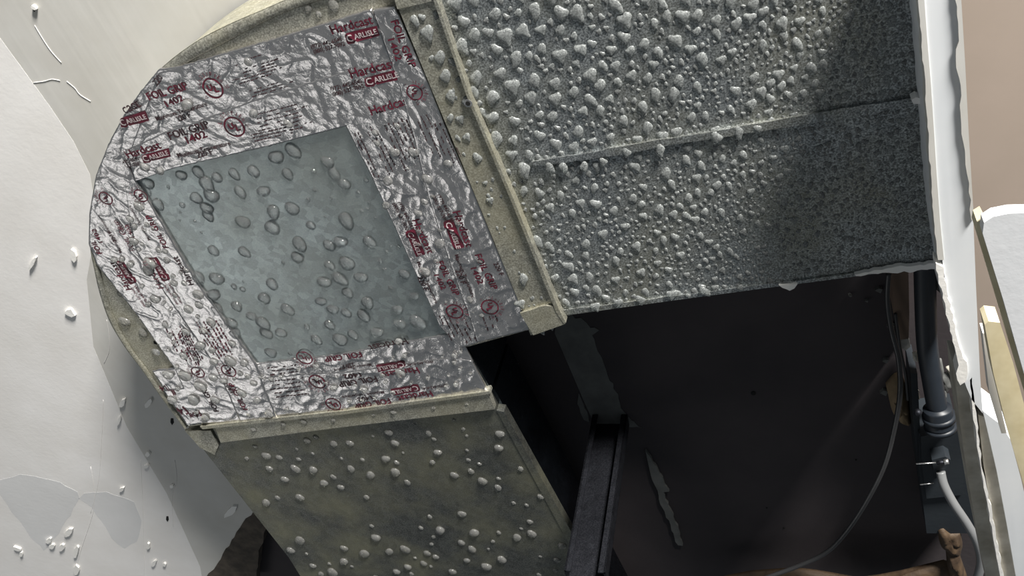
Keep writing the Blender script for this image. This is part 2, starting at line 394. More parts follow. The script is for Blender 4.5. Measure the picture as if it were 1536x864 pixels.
# lap seam: a folded sheet edge
prism('lap_seam', ragged([(798, 243), (880, 230), (950, 216), (1060, 199), (1160, 181), (1260, 163), (1380, 146)], 16, .8, 30) + ragged([(1384, 154), (1300, 172), (1200, 188), (1100, 203), (1000, 219), (940, 230), (880, 240), (800, 249)], 16, .8, 31), D - 0.0028, D + 0.001, M['main'], md)
prism('edge_fold', ragged([(842, 466), (1000, 446), (1180, 423), (1412, 392)], 20, .6, 32) + [(1412, 398), (1180, 428), (1000, 452), (843, 474)], D - 0.0018, D + 0.002, M['main'], md)
# torn caulk along the far right bottom edge
prism('torn_caulk', ragged([(1282, 412), (1310, 406), (1345, 400), (1380, 398), (1416, 392)], 7, 1.2, 33) + ragged([(1415, 399), (1395, 404), (1370, 408), (1345, 409), (1310, 411), (1284, 414)], 6, 1.8, 34), D - 0.005, D - 0.001, M['chip'], md)
prism('torn_caulk', ragged([(1168, 428), (1180, 427), (1196, 425), (1192, 433), (1184, 436), (1174, 432)], 5, 1, 35), D - 0.004, D + 0.001, M['chip'], md)
prism('torn_caulk', [(1367, 150), (1374, 146), (1382, 148), (1395, 152), (1392, 158), (1380, 156), (1370, 156)], D - 0.012, D - 0.003, M['chip'], md)
# collar (drive cleat) at the elbow joint
prism('joint_collar', [(560, -90), (598, 14), (700, 262), (778, 452), (796, 503), (846, 486), (838, 468), (770, 300), (705, 150), (652, 0), (620, -100)], D - 0.006, D + 0.004, M['flange'], md)
prism('collar_rim', [(648, -6), (702, 150), (766, 300), (834, 468), (846, 486), (849, 484), (838, 464), (770, 298), (706, 149), (653, -6)], D - 0.009, D + 0.002, M['flange'], md)
prism('collar_tab', [(586, -20), (596, 14), (656, 0), (648, -30)], D - 0.0075, D - 0.006, M['flange'], md)
prism('collar_tab', ragged([(780, 470), (800, 464), (820, 458), (830, 460), (848, 486)], 9, 1, 3) + [(800, 503)], D - 0.0085, D - 0.006, M['flange'], md)
bm = bmesh.new(); c = W(703, 153, D - 0.007)
add_prism(bm, [c + Vector((math.cos(a), math.sin(a), 0)) * 0.0032 for a in [k * PI / 6 for k in range(12)]], D - 0.0092, D - 0.005)
sc = mk('screw', bm, M['screw'], md)
bm = bmesh.new(); add_prism(bm, [c + Vector((math.cos(a), math.sin(a), 0)) * 0.002 for a in [k * PI / 3 for k in range(6)]], D - 0.0098, D - 0.0091)
mk('screw_recess', bm, M['hole'], sc)

def rmain(x, y, rnd):
    t = (x - 680) / 700.0; u = y / 430.0
    d = max(0.0, min(1.0, 0.55 * t + 0.55 * u * t + 0.25 * u))
    base = 10.5 * (1 - d) + 4.2 * d
    k = rnd.random()
    if k < 0.5: return base * rnd.uniform(.8, 1.15)
    if d < .35 and k < .8: return None
    return base * rnd.uniform(.28, .6)
mpoly = [(664, -5), (705, 130), (775, 290), (842, 462), (1180, 420), (1400, 388), (1392, 300), (1376, 150), (1366, -5)]
sp = scatter(mpoly, rmain, 16000, 3, 1.18)
place_drops(md, sp, D, TEAR, 285, 1)
sc2 = [(x, y, r) for x, y, r in [(740, 40, 9)]]
cpoly = [(612, 20), (655, 10), (700, 150), (770, 320), (825, 455), (795, 470), (745, 350), (690, 220)]
sp = scatter(cpoly, lambda x, y, rnd: rnd.choice([7, 5, 4, 3, 2.5]) * (1 if y < 260 else .6), 260, 5, 1.4, )
cd_ = [(812, 496, 5), (828, 489, 4.5)] + [s for s in sp]
# drops on the collar hang from its own face
cd_ += [(622, 30, 8), (641, 48, 9), (668, 113, 9), (660, 85, 8), (676, 143, 7), (690, 178, 6), (700, 205, 6), (716, 236, 7), (735, 300, 5), (785, 418, 8), (780, 455, 7)]
place_drops(md, cd_, D - 0.006, TEAR, 60, 2)
# drops hanging along the lower edge and under the seam
edge = [(893, 459, 7), (928, 453, 6.5), (960, 449, 6.5), (1008, 441, 8), (1032, 443, 4), (1056, 436, 8), (1110, 431, 5), (824, 251, 7), (845, 250, 8), (876, 249, 7), (905, 242, 6), (940, 228, 6), (990, 224, 8), (1075, 205, 9), (1108, 198, 8), (1136, 192, 6), (1230, 175, 6), (1300, 166, 4)]
place_drops(md, edge, D - 0.0025, TEAR, 30, 3)

# ------------------------------------------------------------ elbow
el = thing('elbow_duct', W(450, 350, D), 'rounded galvanized duct elbow sealed with printed foil tape around a plain panel', 'duct')
O = [(566, -60), (500, -28), (430, -1), (400, 12), (340, 38), (290, 65), (238, 106), (200, 155), (165, 215), (145, 265), (136, 320), (135, 365), (142, 405), (150, 440), (165, 482), (188, 520), (212, 552), (240, 592), (277, 642)]
I = [(585, -22), (545, -14), (480, 1), (420, 22), (350, 58), (270, 103), (214, 162), (176, 224), (154, 272), (145, 322), (144, 368), (150, 402), (158, 434), (172, 476), (196, 520), (222, 555), (246, 590), (281, 640)]
Ow = smoothline([W(x, y, D) for x, y in O], 90); Iw = smoothline([W(x, y, D) for x, y in I], 90)
bm = bmesh.new()
add_prism(bm, [p for p in Iw] + P([(733, 589), (695, 522), (796, 494), (597, 12)], D), D, D + H - 0.001)
mk('cheek', bm, M['flange'], el)
# heel wall
bm = bmesh.new(); g0 = []; 
for p in Ow:
    g0.append([bm.verts.new((p.x, p.y, p.z + dz)) for dz in (0.0, 0.006, 0.0065, H * 0.5, H - 0.002)])
for i, col in enumerate(g0):
    n = (Ow[min(i + 1, 89)] - Ow[max(i - 1, 0)]).normalized(); nn = Vector((-n.y, n.x, 0))
    s = 1 if (Ow[i] - W(600, 400, D)).dot(nn) > 0 else -1
    for k in (2, 3, 4): col[k].co -= nn * s * 0.0015
for a, c in zip(g0, g0[1:]):
    for k in range(4): bm.faces.new((a[k], c[k], c[k + 1], a[k + 1]))
bmesh.ops.recalc_face_normals(bm, faces=bm.faces[:])
mk('heel_wall', bm, M['heel'], el)
# rolled rim between heel and cheek
prism('throat_shade_sheet', [(696, 522), (699, 521), (736, 588), (733, 589)], D + 0.003, D + H - 0.002, M['side'], el, zref=D)  # dark sheet over the throat, imitating its shade
bm = bmesh.new(); cols = []
for a, c in zip(Ow, Iw):
    row = []
    for t, dz in ((0, 0.001), (0.12, -0.0016), (0.5, -0.0026), (0.9, -0.0018), (1.0, 0.0006)):
        q = a.lerp(c, t); row.append(bm.verts.new((q.x, q.y, q.z + dz)))
    cols.append(row)
for a, c in zip(cols, cols[1:]):
    for k in range(4): bm.faces.new((a[k], c[k], c[k + 1], a[k + 1]))
bmesh.ops.recalc_face_normals(bm, faces=bm.faces[:])
mk('rolled_rim', bm, M['flange'], el, smooth=True)
prism('patch_panel', [(196, 258), (530, 176), (680, 512), (372, 556)], D - 0.0012, D, M['panel'], el)
prism('screw_hole', [(230, 512), (234, 511), (237, 514), (235, 517), (231, 516)], D - 0.0005, D, M['hole'], el)

# ---- foil tape
def wr(x, y):
    v = Vector((x, y, 0))
    a = 1 - abs(noise.noise(v * 55)) * 2; c = 1 - abs(noise.noise(v * 120 + Vector((7, 3, 1)))) * 2
    return 0.0008 * max(0, a) ** 4 + 0.00028 * max(0, c) ** 2
LAY = {}
def tape(name, ea, eb, layer, label=None, nu=None):
    La = sum((Vector(q) - Vector(p)).length for p, q in zip(ea, ea[1:]))
    n = int(La / 2.2); A = resample(ea, n); B = resample(eb, n)
    m = int(max((a - b).length for a, b in zip(A, B)) / 2.4) + 2
    z = D - 0.0024 - 0.0006 * layer
    bm = bmesh.new(); rows = []
    rnd = random.Random(layer)
    for i in range(n):
        row = []
        for j in range(m):
            q = A[i].lerp(B[i], j / (m - 1))
            if j in (0, m - 1): q = q + Vector((0, noise.noise(Vector((i * .35, j, layer))) * 1.6))
            p = W(q.x, q.y, z); e = min(j, m - 1 - j, i, n - 1 - i)
            k = 0.35 if e == 0 else 1
            row.append(bm.verts.new((p.x, p.y, p.z - wr(p.x, p.y) * k)))
        rows.append(row)
    # a skirt that turns the edges up to the metal
    for a, c in zip(rows, rows[1:]):
        for j in range(m - 1): bm.faces.new((a[j], a[j + 1], c[j + 1], c[j]))
    bd = [e for e in bm.edges if e.is_boundary]
    r = bmesh.ops.extrude_edge_only(bm, edges=bd)
    for v in r['geom']:
        if isinstance(v, bmesh.types.BMVert): v.co.z = D + CAMZ - 0.0002
    bmesh.ops.recalc_face_normals(bm, faces=bm.faces[:])
    o = mk('foil_tape', bm, M['foil'], el, smooth=True)
    LAY[name] = (o, z); return o
tape('t4a', [(164, 214), (144, 263), (134, 320), (133, 366), (146, 398), (205, 472), (262, 553), (283, 600), (300, 636)], [(190, 240), (190, 280), (200, 340), (208, 378), (222, 400), (270, 470), (322, 545), (345, 590), (364, 632)], 1)
tape('t4b', [(188, 238), (188, 280), (196, 340), (205, 378), (220, 400), (268, 470), (320, 545), (342, 590), (360, 632)], [(178, 226), (206, 275), (240, 330), (262, 368), (300, 430), (345, 492), (385, 548), (400, 590), (416, 627)], 2)
tape('t5a', [(228, 556), (300, 548), (385, 546), (430, 540), (500, 533), (600, 514), (668, 502), (696, 516)], [(250, 590), (320, 580), (400, 570), (440, 565), (520, 562), (610, 548), (680, 540), (710, 545)], 0)
tape('t5b', [(245, 586), (320, 576), (400, 566), (440, 562), (520, 558), (610, 545), (680, 536), (707, 541)], [(281, 638), (350, 630), (418, 624), (460, 620), (540, 612), (620, 603), (690, 594), (731, 588)], 1)
tape('t1', [(238, 110), (266, 101), (330, 82), (400, 62), (480, 38), (557, 14)], [(150, 262), (188, 246), (245, 203), (310, 182), (390, 152), (470, 128), (600, 122)][1:], 2)
tape('t1c', [(238, 104), (210, 138), (186, 172), (164, 213), (148, 252)], [(300, 95), (290, 150), (270, 190), (240, 214), (200, 250)], 1)
tape('t2', [(188, 226), (245, 199), (310, 177), (390, 147), (470, 122), (586, 88), (592, 98)][0:6], [(203, 272), (262, 252), (330, 236), (400, 220), (470, 202), (540, 184), (616, 160)][0:7], 3)
tape('t3b', [(518, 188), (556, 262), (592, 340), (628, 420), (660, 490), (690, 522)], [(600, 120), (632, 240), (662, 310), (694, 390), (726, 465), (745, 507)], 3)
tape('t3a', [(560, 16), (600, 130), (626, 225), (641, 290), (660, 350), (680, 410), (702, 470), (716, 514)], [(592, 10), (640, 118), (676, 210), (712, 290), (744, 370), (776, 445), (797, 494)], 4)

# ---- printed lettering
FCACHE = {}
def glyphs(s, bold=0.0):
    k = (s, bold)
    if k in FCACHE: return FCACHE[k]
    cu = bpy.data.curves.new('txt', 'FONT'); cu.body = s; cu.size = 1; cu.offset = bold; cu.resolution_u = 2
    ob = bpy.data.objects.new('txt', cu); C.objects.link(ob)
    dg = bpy.context.evaluated_depsgraph_get(); dg.update()
    me = bpy.data.meshes.new_from_object(ob.evaluated_get(dg))
    vs_ = [(v.co.x, v.co.y) for v in me.vertices]; fs = [tuple(p.vertices) for p in me.polygons]
    bpy.data.objects.remove(ob); bpy.data.curves.remove(cu); bpy.data.meshes.remove(me)
    x0 = min(v[0] for v in vs_); x1 = max(v[0] for v in vs_)
    FCACHE[k] = ([((x - x0) / (x1 - x0), y / (x1 - x0)) for x, y in vs_], fs); return FCACHE[k]
INK = {}
def ink_bm(tp, col):
    return INK.setdefault((tp, col), bmesh.new())
def drape(bm, tmp, z, lift):
    tmp.normal_update(); bmesh.ops.triangulate(tmp, faces=tmp.faces[:])
    for _ in range(3):
        le = [e for e in tmp.edges if e.calc_length() > 0.0022]
        if not le: break
        bmesh.ops.subdivide_edges(tmp, edges=le, cuts=1); bmesh.ops.triangulate(tmp, faces=tmp.faces[:])
    for v in tmp.verts: v.co.z = z + CAMZ - wr(v.co.x, v.co.y) - lift
    m2 = bpy.data.meshes.new('t'); tmp.to_mesh(m2); tmp.free(); bm.from_mesh(m2); bpy.data.meshes.remove(m2)
def axes(p0, p1, z):
    a = W(*p0, z); b_ = W(*p1, z); u = b_ - a
    return a, u, Vector((0, 0, -1)).cross(u)
def text(tp, s, p0, p1, col='ink', bold=0.012, lift=0.0005, hs=1.0):
    if s == '1402': hs = 0.78
    z = LAY[tp][1]; a, u, v = axes(p0, p1, z); V_, F_ = glyphs(s, bold)
    t = bmesh.new(); vv = [t.verts.new(a + u * x + v * y * hs) for x, y in V_]
    for f in F_:
        try: t.faces.new([vv[i] for i in f])
        except ValueError: pass
    drape(ink_bm(tp, col), t, z, lift)
def quad(tp, pts, col='ink', lift=0.0004):
    z = LAY[tp][1]; t = bmesh.new(); t.faces.new([t.verts.new(W(x, y, z)) for x, y in pts])
    drape(ink_bm(tp, col), t, z, lift)
def badge(tp, s, bl, br, tr, tl):
    """solid crimson block with knocked-out letters and a notch behind the first letter"""
    bl, br, tr, tl = map(Vector, (bl, br, tr, tl))
    def q(u, v): return tuple((bl.lerp(br, u)).lerp(tl.lerp(tr, u), v))
    quad(tp, [q(0.03, 0.0), q(0.20, -0.10), q(0.25, 0.0), q(0.29, 0.12), q(0.31, 0.0), q(1, 0.0), q(1, 1), q(0.06, 1), q(0.0, 0.85), q(0.0, 0.15)])
    text(tp, s[0], q(0.05, 0.16), q(0.23, 0.16), 'white_ink', 0.02, 0.0007)
    text(tp, s[1:], q(0.27, 0.26), q(0.97, 0.26), 'white_ink', 0.02, 0.0007)
def mark(tp, c, d, r):
    """round safety mark: ring, two letters and the words around it; d is the reading direction in pixels"""
    z = LAY[tp][1]; d = Vector(d).normalized(); c0 = Vector(c)
    a, u, v = axes(c, tuple(c0 + d * r), z); bm = ink_bm(tp, 'ink'); t = bmesh.new(); n = 32
    o = [t.verts.new(a + (u * math.cos(k) + v * math.sin(k))) for k in [2 * PI * i / n for i in range(n)]]
    i_ = [t.verts.new(a + (u * math.cos(k) + v * math.sin(k)) * .86) for k in [2 * PI * i / n for i in range(n)]]
    for k in range(n): t.faces.new((o[k], o[(k + 1) % n], i_[(k + 1) % n], i_[k]))
    drape(bm, t, z, 0.0005)
    def loc(x, y, w_, s, rot=0, bold=0.0, col='ink', lift=0.0006):
        V_, F_ = glyphs(s, bold); t = bmesh.new(); cs, sn = math.cos(rot), math.sin(rot); vv = []
        for gx, gy in V_:
            X = (gx - .5) * w_; Y = gy * w_
            vv.append(t.verts.new(a + u * (x + X * cs - Y * sn) + v * (y + X * sn + Y * cs)))
        for f in F_:
            try: t.faces.new([vv[i] for i in f])
            except ValueError: pass
        drape(ink_bm(tp, col), t, z, lift)
    loc(-0.26, -0.12, 0.52, 'U', 0, 0.04); loc(0.28, -0.42, 0.42, 'L', 0, 0.04)
    for k, ch in enumerate('CLASSIFIED'):
        an = math.radians(162 - k * 16); wd = {'I': 0.05}.get(ch, 0.22)
        loc(math.cos(an) * 1.18, math.sin(an) * 1.18, wd, ch, an - PI / 2)
    loc(-1.15, -0.75, 0.22, 'C', 0); loc(1.38, -0.35, 0.46, 'US', 0.0)
def small(tp, c0, c1, rows, depth, col='ink2', seed=1, dens=0.8, hpx=1.5):
    """paragraph too fine to read: rows of short dashes. c0->c1 is the first line, depth the vector to the last"""
    rnd = random.Random(seed); c0 = Vector(c0); c1 = Vector(c1); dv = Vector(depth); z = LAY[tp][1]; t = bmesh.new()
    for k in range(rows):
        off = dv * (k / max(1, rows - 1)); a = c0 + off; b_ = c1 + off; L = (b_ - a).length; d = (b_ - a) / L; n = Vector((-d.y, d.x))
        s = rnd.uniform(0, .1) * L; e = L * rnd.uniform(.75, 1)
        while s < e:
            w_ = rnd.uniform(2, 7)
            if rnd.random() < dens:
                h = hpx * rnd.uniform(.7, 1.1) / 2; p = a + d * s; q = a + d * min(s + w_, e)
                t.faces.new([t.verts.new(W(*x, z)) for x in (p - n * h, q - n * h, q + n * h, p + n * h)])
            s += w_ + rnd.uniform(.8, 1.8)
    drape(ink_bm(tp, col), t, z, 0.0005)
BR, TN, TM = 'CARLISLE', 'FOIL GRIP', 'Maximum Temperature'
# top outer strip
text('t1', '220', (236, 129), (245, 117), 'ink2')
text('t1', TN, (225, 150), (284, 133)); text('t1', '1402', (252, 160), (277, 150))
mark('t1', (320, 132), (58, -17), 14)
text('t1', TM, (236, 181), (312, 158), 'ink2'); text('t1', '220 F', (268, 182), (288, 175), 'ink2')
text('t1', 'cast', (189, 170), (213, 159), 'ink2', .01)
badge('t1', BR, (182, 191), (224, 181), (218, 166), (180, 177))
small('t1', (375, 87), (392, 82), 1, (0, 0), seed=2)
small('t1', (366, 104), (430, 84), 5, (-8, 22), seed=3); small('t1', (372, 137), (440, 117), 3, (2, 9), seed=4); small('t1', (345, 100), (358, 97), 2, (3, 20), seed=5)
text('t1', 'Hardcast', (499, 51), (561, 35), 'ink', .01)
badge('t1', BR, (521, 66), (570, 53), (566, 38), (517, 50))
text('t1', '(972) 442-6545', (468, 73), (514, 61), 'ink2'); text('t1', '(800) 527-7092', (472, 80), (518, 68), 'ink2')
# top inner strip
text('t2', TN, (257, 209), (316, 191), 'ink2', .01); text('t2', '1402', (283, 215), (312, 205)); mark('t2', (352, 190), (58, -17), 14)
text('t2', TM, (268, 236), (347, 217), 'ink2'); text('t2', '220 F', (298, 236), (320, 231), 'ink2')
text('t2', 'Hardcast', (193, 237), (243, 222), 'ink', .01); badge('t2', BR, (217, 244), (257, 234), (253, 222), (212, 233))
text('t2', '442-6545', (186, 246), (210, 239), 'ink2'); text('t2', '527-7092', (190, 252), (214, 246), 'ink2')
small('t2', (384, 172), (462, 152), 5, (-2, 26), seed=7); small('t2', (374, 203), (470, 182), 3, (4, 9), seed=8)
text('t2', 'Hardcast', (528, 117), (596, 100), 'ink', .01); badge('t2', BR, (550, 130), (602, 118), (598, 103), (546, 117))
text('t2', '(972) 442-6545', (497, 136), (544, 124), 'ink2'); text('t2', '(800) 527-7092', (500, 144), (547, 131), 'ink2')
text('t2', 'Hardcas', (558, 172), (613, 156), 'ink', .01)
# right outer strip
text('t3a', TN, (586, 32), (615, 102)); text('t3a', '1402', (582, 59), (595, 91)); mark('t3a', (622, 138), (10, 22), 12.5)
small('t3a', (622, 170), (655, 240), 3, (16, -2), seed=9); small('t3a', (650, 180), (690, 262), 3, (15, -2), seed=10)
text('t3a', '(972) 442-6545', (656, 292), (677, 333), 'ink2'); text('t3a', '(800) 527-7092', (647, 293), (668, 334), 'ink2')
text('t3a', 'Hardcast', (679, 317), (700, 370), 'ink', .01)
badge('t3a', BR, (665, 332), (682, 374), (697, 370), (679, 328))
text('t3a', TM, (682, 382), (708, 446), 'ink2'); text('t3a', '220 F', (683, 405), (692, 426), 'ink2')
text('t3a', TN, (712, 382), (738, 434)); text('t3a', '1402', (706, 402), (718, 426)); mark('t3a', (735, 460), (10, 22), 11.5)
text('t3a', '220 F', (740, 395), (750, 413), 'ink2')
small('t3a', (724, 474), (734, 500), 3, (18, -4), seed=11)
# right inner strip
small('t3b', (530, 196), (566, 272), 2, (5, -2), seed=12); small('t3b', (548, 190), (588, 268), 3, (13, -3), seed=13); small('t3b', (574, 180), (612, 262), 5, (26, -6), seed=14); small('t3b', (606, 172), (640, 246), 3, (14, -3), seed=15)
text('t3b', '(972) 442-6545', (597, 303), (617, 344), 'ink2'); text('t3b', '(800) 527-7092', (589, 305), (609, 346), 'ink2')
text('t3b', 'Hardcast', (618, 330), (642, 380), 'ink', .01)
badge('t3b', BR, (608, 347), (625, 385), (638, 381), (622, 342))
text('t3b', TM, (625, 393), (653, 454), 'ink2'); text('t3b', '220 F', (626, 415), (636, 436), 'ink2')
text('t3b', TN, (655, 392), (681, 443)); text('t3b', '1402', (651, 412), (663, 434)); mark('t3b', (682, 467), (10, 22), 11.5)
small('t3b', (658, 472), (682, 518), 3, (12, -4), seed=16); small('t3b', (684, 484), (702, 516), 4, (20, -6), seed=17)
# bottom strips, lettering upside down
text('t5a', 'Hardcast', (608, 506), (552, 517), 'ink2', .01); text('t5a', TN, (540, 527), (485, 535)); mark('t5a', (457, 536), (-50, 8), 11)
text('t5a', TM, (556, 545), (500, 553), 'ink2'); text('t5a', '220 F', (530, 544), (512, 547), 'ink2')
badge('t5b', BR, (606, 541), (564, 547), (568, 557), (609, 549))
text('t5b', '(972) 442-6545', (649, 540), (611, 545), 'ink2')
small('t5a', (400, 552), (452, 546), 3, (2, 10), seed=18)
text('t5b', 'Hardcast', (626, 550), (572, 558), 'ink', .01); text('t5b', TN, (563, 564), (506, 573), 'ink2'); text('t5b', '1402', (539, 558), (514, 562), 'ink2'); mark('t5b', (476, 572), (-50, 8), 11.5)
badge('t5b', BR, (627, 576), (586, 583), (590, 592), (631, 586)); text('t5b', '(972) 442-6545', (668, 576), (632, 581), 'ink2')
text('t5b', 'Hardcast', (646, 585), (595, 594), 'ink', .01); text('t5b', TN, (583, 597), (530, 606), 'ink'); text('t5b', '1402', (556, 593), (535, 597), 'ink2'); mark('t5b', (500, 606), (-50, 8), 10.5)
text('t5b', TM, (575, 586), (512, 594), 'ink2')
small('t5b', (402, 572), (458, 566), 5, (6, 24), seed=19)
text('t5b', 'FOIL', (299, 617), (279, 620)); text('t5b', '14', (275, 609), (263, 612)); text('t5b', 'IL', (260, 584), (252, 585)); text('t5b', '14', (248, 577), (238, 578))
# left strips, lettering reads upwards
text('t4a', 'FOIL', (154, 380), (143, 360)); text('t4a', '1402', (155, 363), (143, 343)); mark('t4a', (159, 297), (-8, -14), 11)
text('t4a', TM, (184, 378), (150, 322), 'ink2'); text('t4a', '220 F', (176, 362), (166, 346), 'ink2')
text('t4a', 'Hardcast', (198, 434), (171, 392), 'ink', .01); badge('t4a', BR, (206, 423), (184, 390), (173, 392), (195, 427))
text('t4a', '(972) 442-6545', (226, 458), (204, 428)); text('t4a', '(800) 527-7092', (220, 460), (199, 431))
small('t4a', (275, 545), (246, 486), 3, (14, 0), 'ink', seed=20, dens=.9); small('t4a', (296, 548), (262, 488), 5, (14, 0), 'ink', seed=21, dens=.9)
mark('t4a', (297, 558), (-8, -14), 9.5); text('t4a', TN, (329, 617), (306, 577), 'ink2')
text('t4b', TN, (204, 375), (178, 329)); text('t4b', '1402', (203, 355), (193, 336)); mark('t4b', (212, 293), (-8, -14), 11)
text('t4b', TM, (226, 360), (196, 308), 'ink2')
text('t4b', TN, (254, 371), (226, 322)); text('t4b', 'Hardcast', (246, 432), (220, 389), 'ink', .01); badge('t4b', BR, (256, 419), (235, 385), (223, 387), (245, 422))
text('t4b', 'Hardcast', (292, 426), (266, 384), 'ink2', .01)
text('t4b', '(972) 442-6545', (274, 454), (255, 424)); text('t4b', '(800) 527-7092', (268, 456), (249, 426))
small('t4b', (326, 540), (290, 482), 4, (14, -2), 'ink', seed=22, dens=.9); small('t4b', (344, 534), (312, 480), 3, (10, -3), 'ink', seed=23, dens=.9)
mark('t4b', (343, 556), (-8, -14), 10.5); text('t4b', TN, (372, 614), (350, 574), 'ink'); text('t4b', '1402', (352, 588), (340, 572), 'ink2')
for (tp, col), bm in INK.items():
    bmesh.ops.recalc_face_normals(bm, faces=bm.faces[:])
    mk('printed_lettering', bm, M[col], LAY[tp][0])['kind'] = 'stuff'

# ---- drops on the panel and on the tape
pd = [(222, 275), (272, 263), (297, 258), (325, 266), (351, 261), (380, 257), (310, 276), (294, 297), (317, 293), (360, 288), (310, 312), (312, 323), (237, 306), (366, 378), (320, 376), (297, 416), (325, 418), (364, 333),
      (414, 236), (431, 261), (491, 243), (395, 287), (410, 318), (438, 313), (408, 341), (466, 338), (449, 366), (510, 363), (554, 363), (494, 368), (446, 386), (494, 398), (520, 395), (541, 416), (509, 418), (606, 411), (486, 423), (408, 426), (519, 331), (439, 226), (516, 276), (501, 261),
      (396, 447), (431, 464), (481, 452), (521, 439), (551, 454), (621, 444), (596, 464), (499, 464), (519, 469), (545, 473), (494, 487), (599, 486), (626, 483), (474, 509), (510, 509), (529, 502), (565, 498), (399, 499), (421, 499), (394, 484), (406, 529),
      (320, 442), (325, 464), (355, 459), (377, 474), (347, 484), (352, 499)]
rnd = random.Random(4)
specs = [(x, y, rnd.uniform(7, 11)) for x, y in pd]
specs += scatter([(215, 275), (520, 195), (655, 500), (390, 540)], lambda x, y, r: r.choice([2, 2.5, 3, 4]), 180, 8, 1.6, specs)
place_drops(el, specs, D - 0.0012, ROUND, 150, 5)
td = [(297, 442), (232, 449), (282, 464), (235, 528), (300, 519), (275, 534), (345, 542), (252, 562), (277, 564), (582, 271), (641, 268), (579, 308), (627, 320), (620, 228), (672, 245), (592, 228), (636, 408), (660, 365), (224, 395), (200, 362), (208, 310), (222, 405), (318, 525), (322, 600), (290, 600), (258, 600), (362, 590), (385, 600), (335, 572), (300, 580), (380, 170), (432, 185), (372, 93), (280, 158), (217, 250), (240, 256), (598, 512), (500, 582), (545, 585), (600, 560)]
specs = [(x, y, rnd.uniform(5.5, 8.5)) for x, y in td]
specs += scatter([(190, 300), (235, 345), (380, 545), (410, 620), (290, 635), (225, 500), (160, 390)], lambda x, y, r: r.choice([3, 4, 5, 6]) , 220, 9, 1.2, specs)
specs += scatter([(385, 560), (690, 520), (715, 580), (410, 620)], lambda x, y, r: r.choice([2, 3, 4]), 60, 10, 1.4, specs)
specs += scatter([(540, 200), (620, 180), (770, 470), (690, 500)], lambda x, y, r: r.choice([2, 3, 4.5, 5.5]), 110, 11, 1.5, specs)
place_drops(el, specs, D - 0.0044, MILK, 145, 6)
place_drops(el, [(187, 482, 8), (215, 499, 7), (233, 528, 6), (180, 440, 5), (500, 8, 9), (462, 12, 6), (478, 22, 5)], D, MILK, 20, 7)

# ------------------------------------------------------------ lower duct
ld = thing('branch_duct', W(580, 730, D), 'dull galvanized duct leaving the bottom of the elbow, dotted with drops', 'duct')
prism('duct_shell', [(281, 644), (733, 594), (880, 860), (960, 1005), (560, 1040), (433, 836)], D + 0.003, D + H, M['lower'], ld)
prism('side_shade_sheet', [(734, 594), (739, 594), (884, 860), (964, 1003), (961, 1005), (881, 860)], D + 0.012, D + H - 0.001, M['side'], ld, zref=D + 0.003)  # thin dark sheet added to paint shade on the duct's side
prism('joint_flange', [(322, 640), (520, 619), (733, 590), (742, 614), (520, 640), (331, 664)], D - 0.003, D + 0.004, M['flange'], ld)
prism('flange_lip', [(300, 640), (520, 616), (734, 587), (736, 591), (520, 621), (304, 644)], D - 0.0055, D + 0.003, M['flange'], ld)
prism('corner_tab', [(277, 646), (316, 646), (328, 668), (322, 682), (300, 672), (288, 658)], D + 0.0005, D + 0.004, M['flange'], ld)
prism('edge_fold', [(745, 616), (756, 618), (893, 862), (965, 1000), (950, 1003), (880, 864)], D + 0.002, D + 0.012, M['lower'], ld)
lp = [(345, 668), (745, 620), (880, 855), (930, 950), (560, 950), (440, 835)]
def rlow(x, y, rnd):
    c = math.hypot((x - 590) / 190, (y - 765) / 40)
    if c < 1 and rnd.random() < .8: return None
    return rnd.choice([7, 6.5, 6, 5, 3.5, 2.5])
sp = scatter(lp, rlow, 420, 12, 1.35)
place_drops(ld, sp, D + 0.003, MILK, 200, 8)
place_drops(ld, [(455, 632, 5), (590, 618, 5), (425, 636, 4), (500, 630, 3.5), (650, 612, 4), (700, 606, 3), (560, 622, 3), (380, 644, 4)], D - 0.003, MILK, 20, 9)

# ------------------------------------------------------------ steel stud hanging in the cavity
zs = ZC + 0.02
st = thing('steel_stud', W(915, 640, zs), 'dark vertical steel channel hanging beside the branch duct', 'stud')
c0, c1, c2, c3 = W(892, 637, zs), W(944, 637, zs), W(946, 650, zs), W(894, 651, zs)
def box4(name, pts, z0, z1, mat, par):
    bm = bmesh.new(); add_prism(bm, pts, z0, z1); return mk(name, bm, mat, par)
ex = (c1 - c0); wd = ex.length; ex.normalize(); ey = Vector((-ex.y, ex.x, 0))
if ey.y > 0: ey = -ey
def loc2(a, b_): return c0 + ex * a + ey * b_
box4('web', [loc2(0, 0), loc2(wd, 0), loc2(wd, .0015), loc2(0, .0015)], 0.50, zs, M['stud'], st)
box4('flange', [loc2(0, 0), loc2(.0018, 0), loc2(.0018, .016), loc2(0, .016)], 0.50, zs, M['stud'], st)
box4('flange', [loc2(wd - .0018, 0), loc2(wd, 0), loc2(wd, .016), loc2(wd - .0018, .016)], 0.50, zs, M['stud'], st)
box4('lip', [loc2(0, .0145), loc2(.006, .0145), loc2(.006, .016), loc2(0, .016)], 0.50, zs, M['stud'], st)
box4('lip', [loc2(wd - .007, .0145), loc2(wd, .0145), loc2(wd, .016), loc2(wd - .007, .016)], 0.50, zs, M['stud'], st)

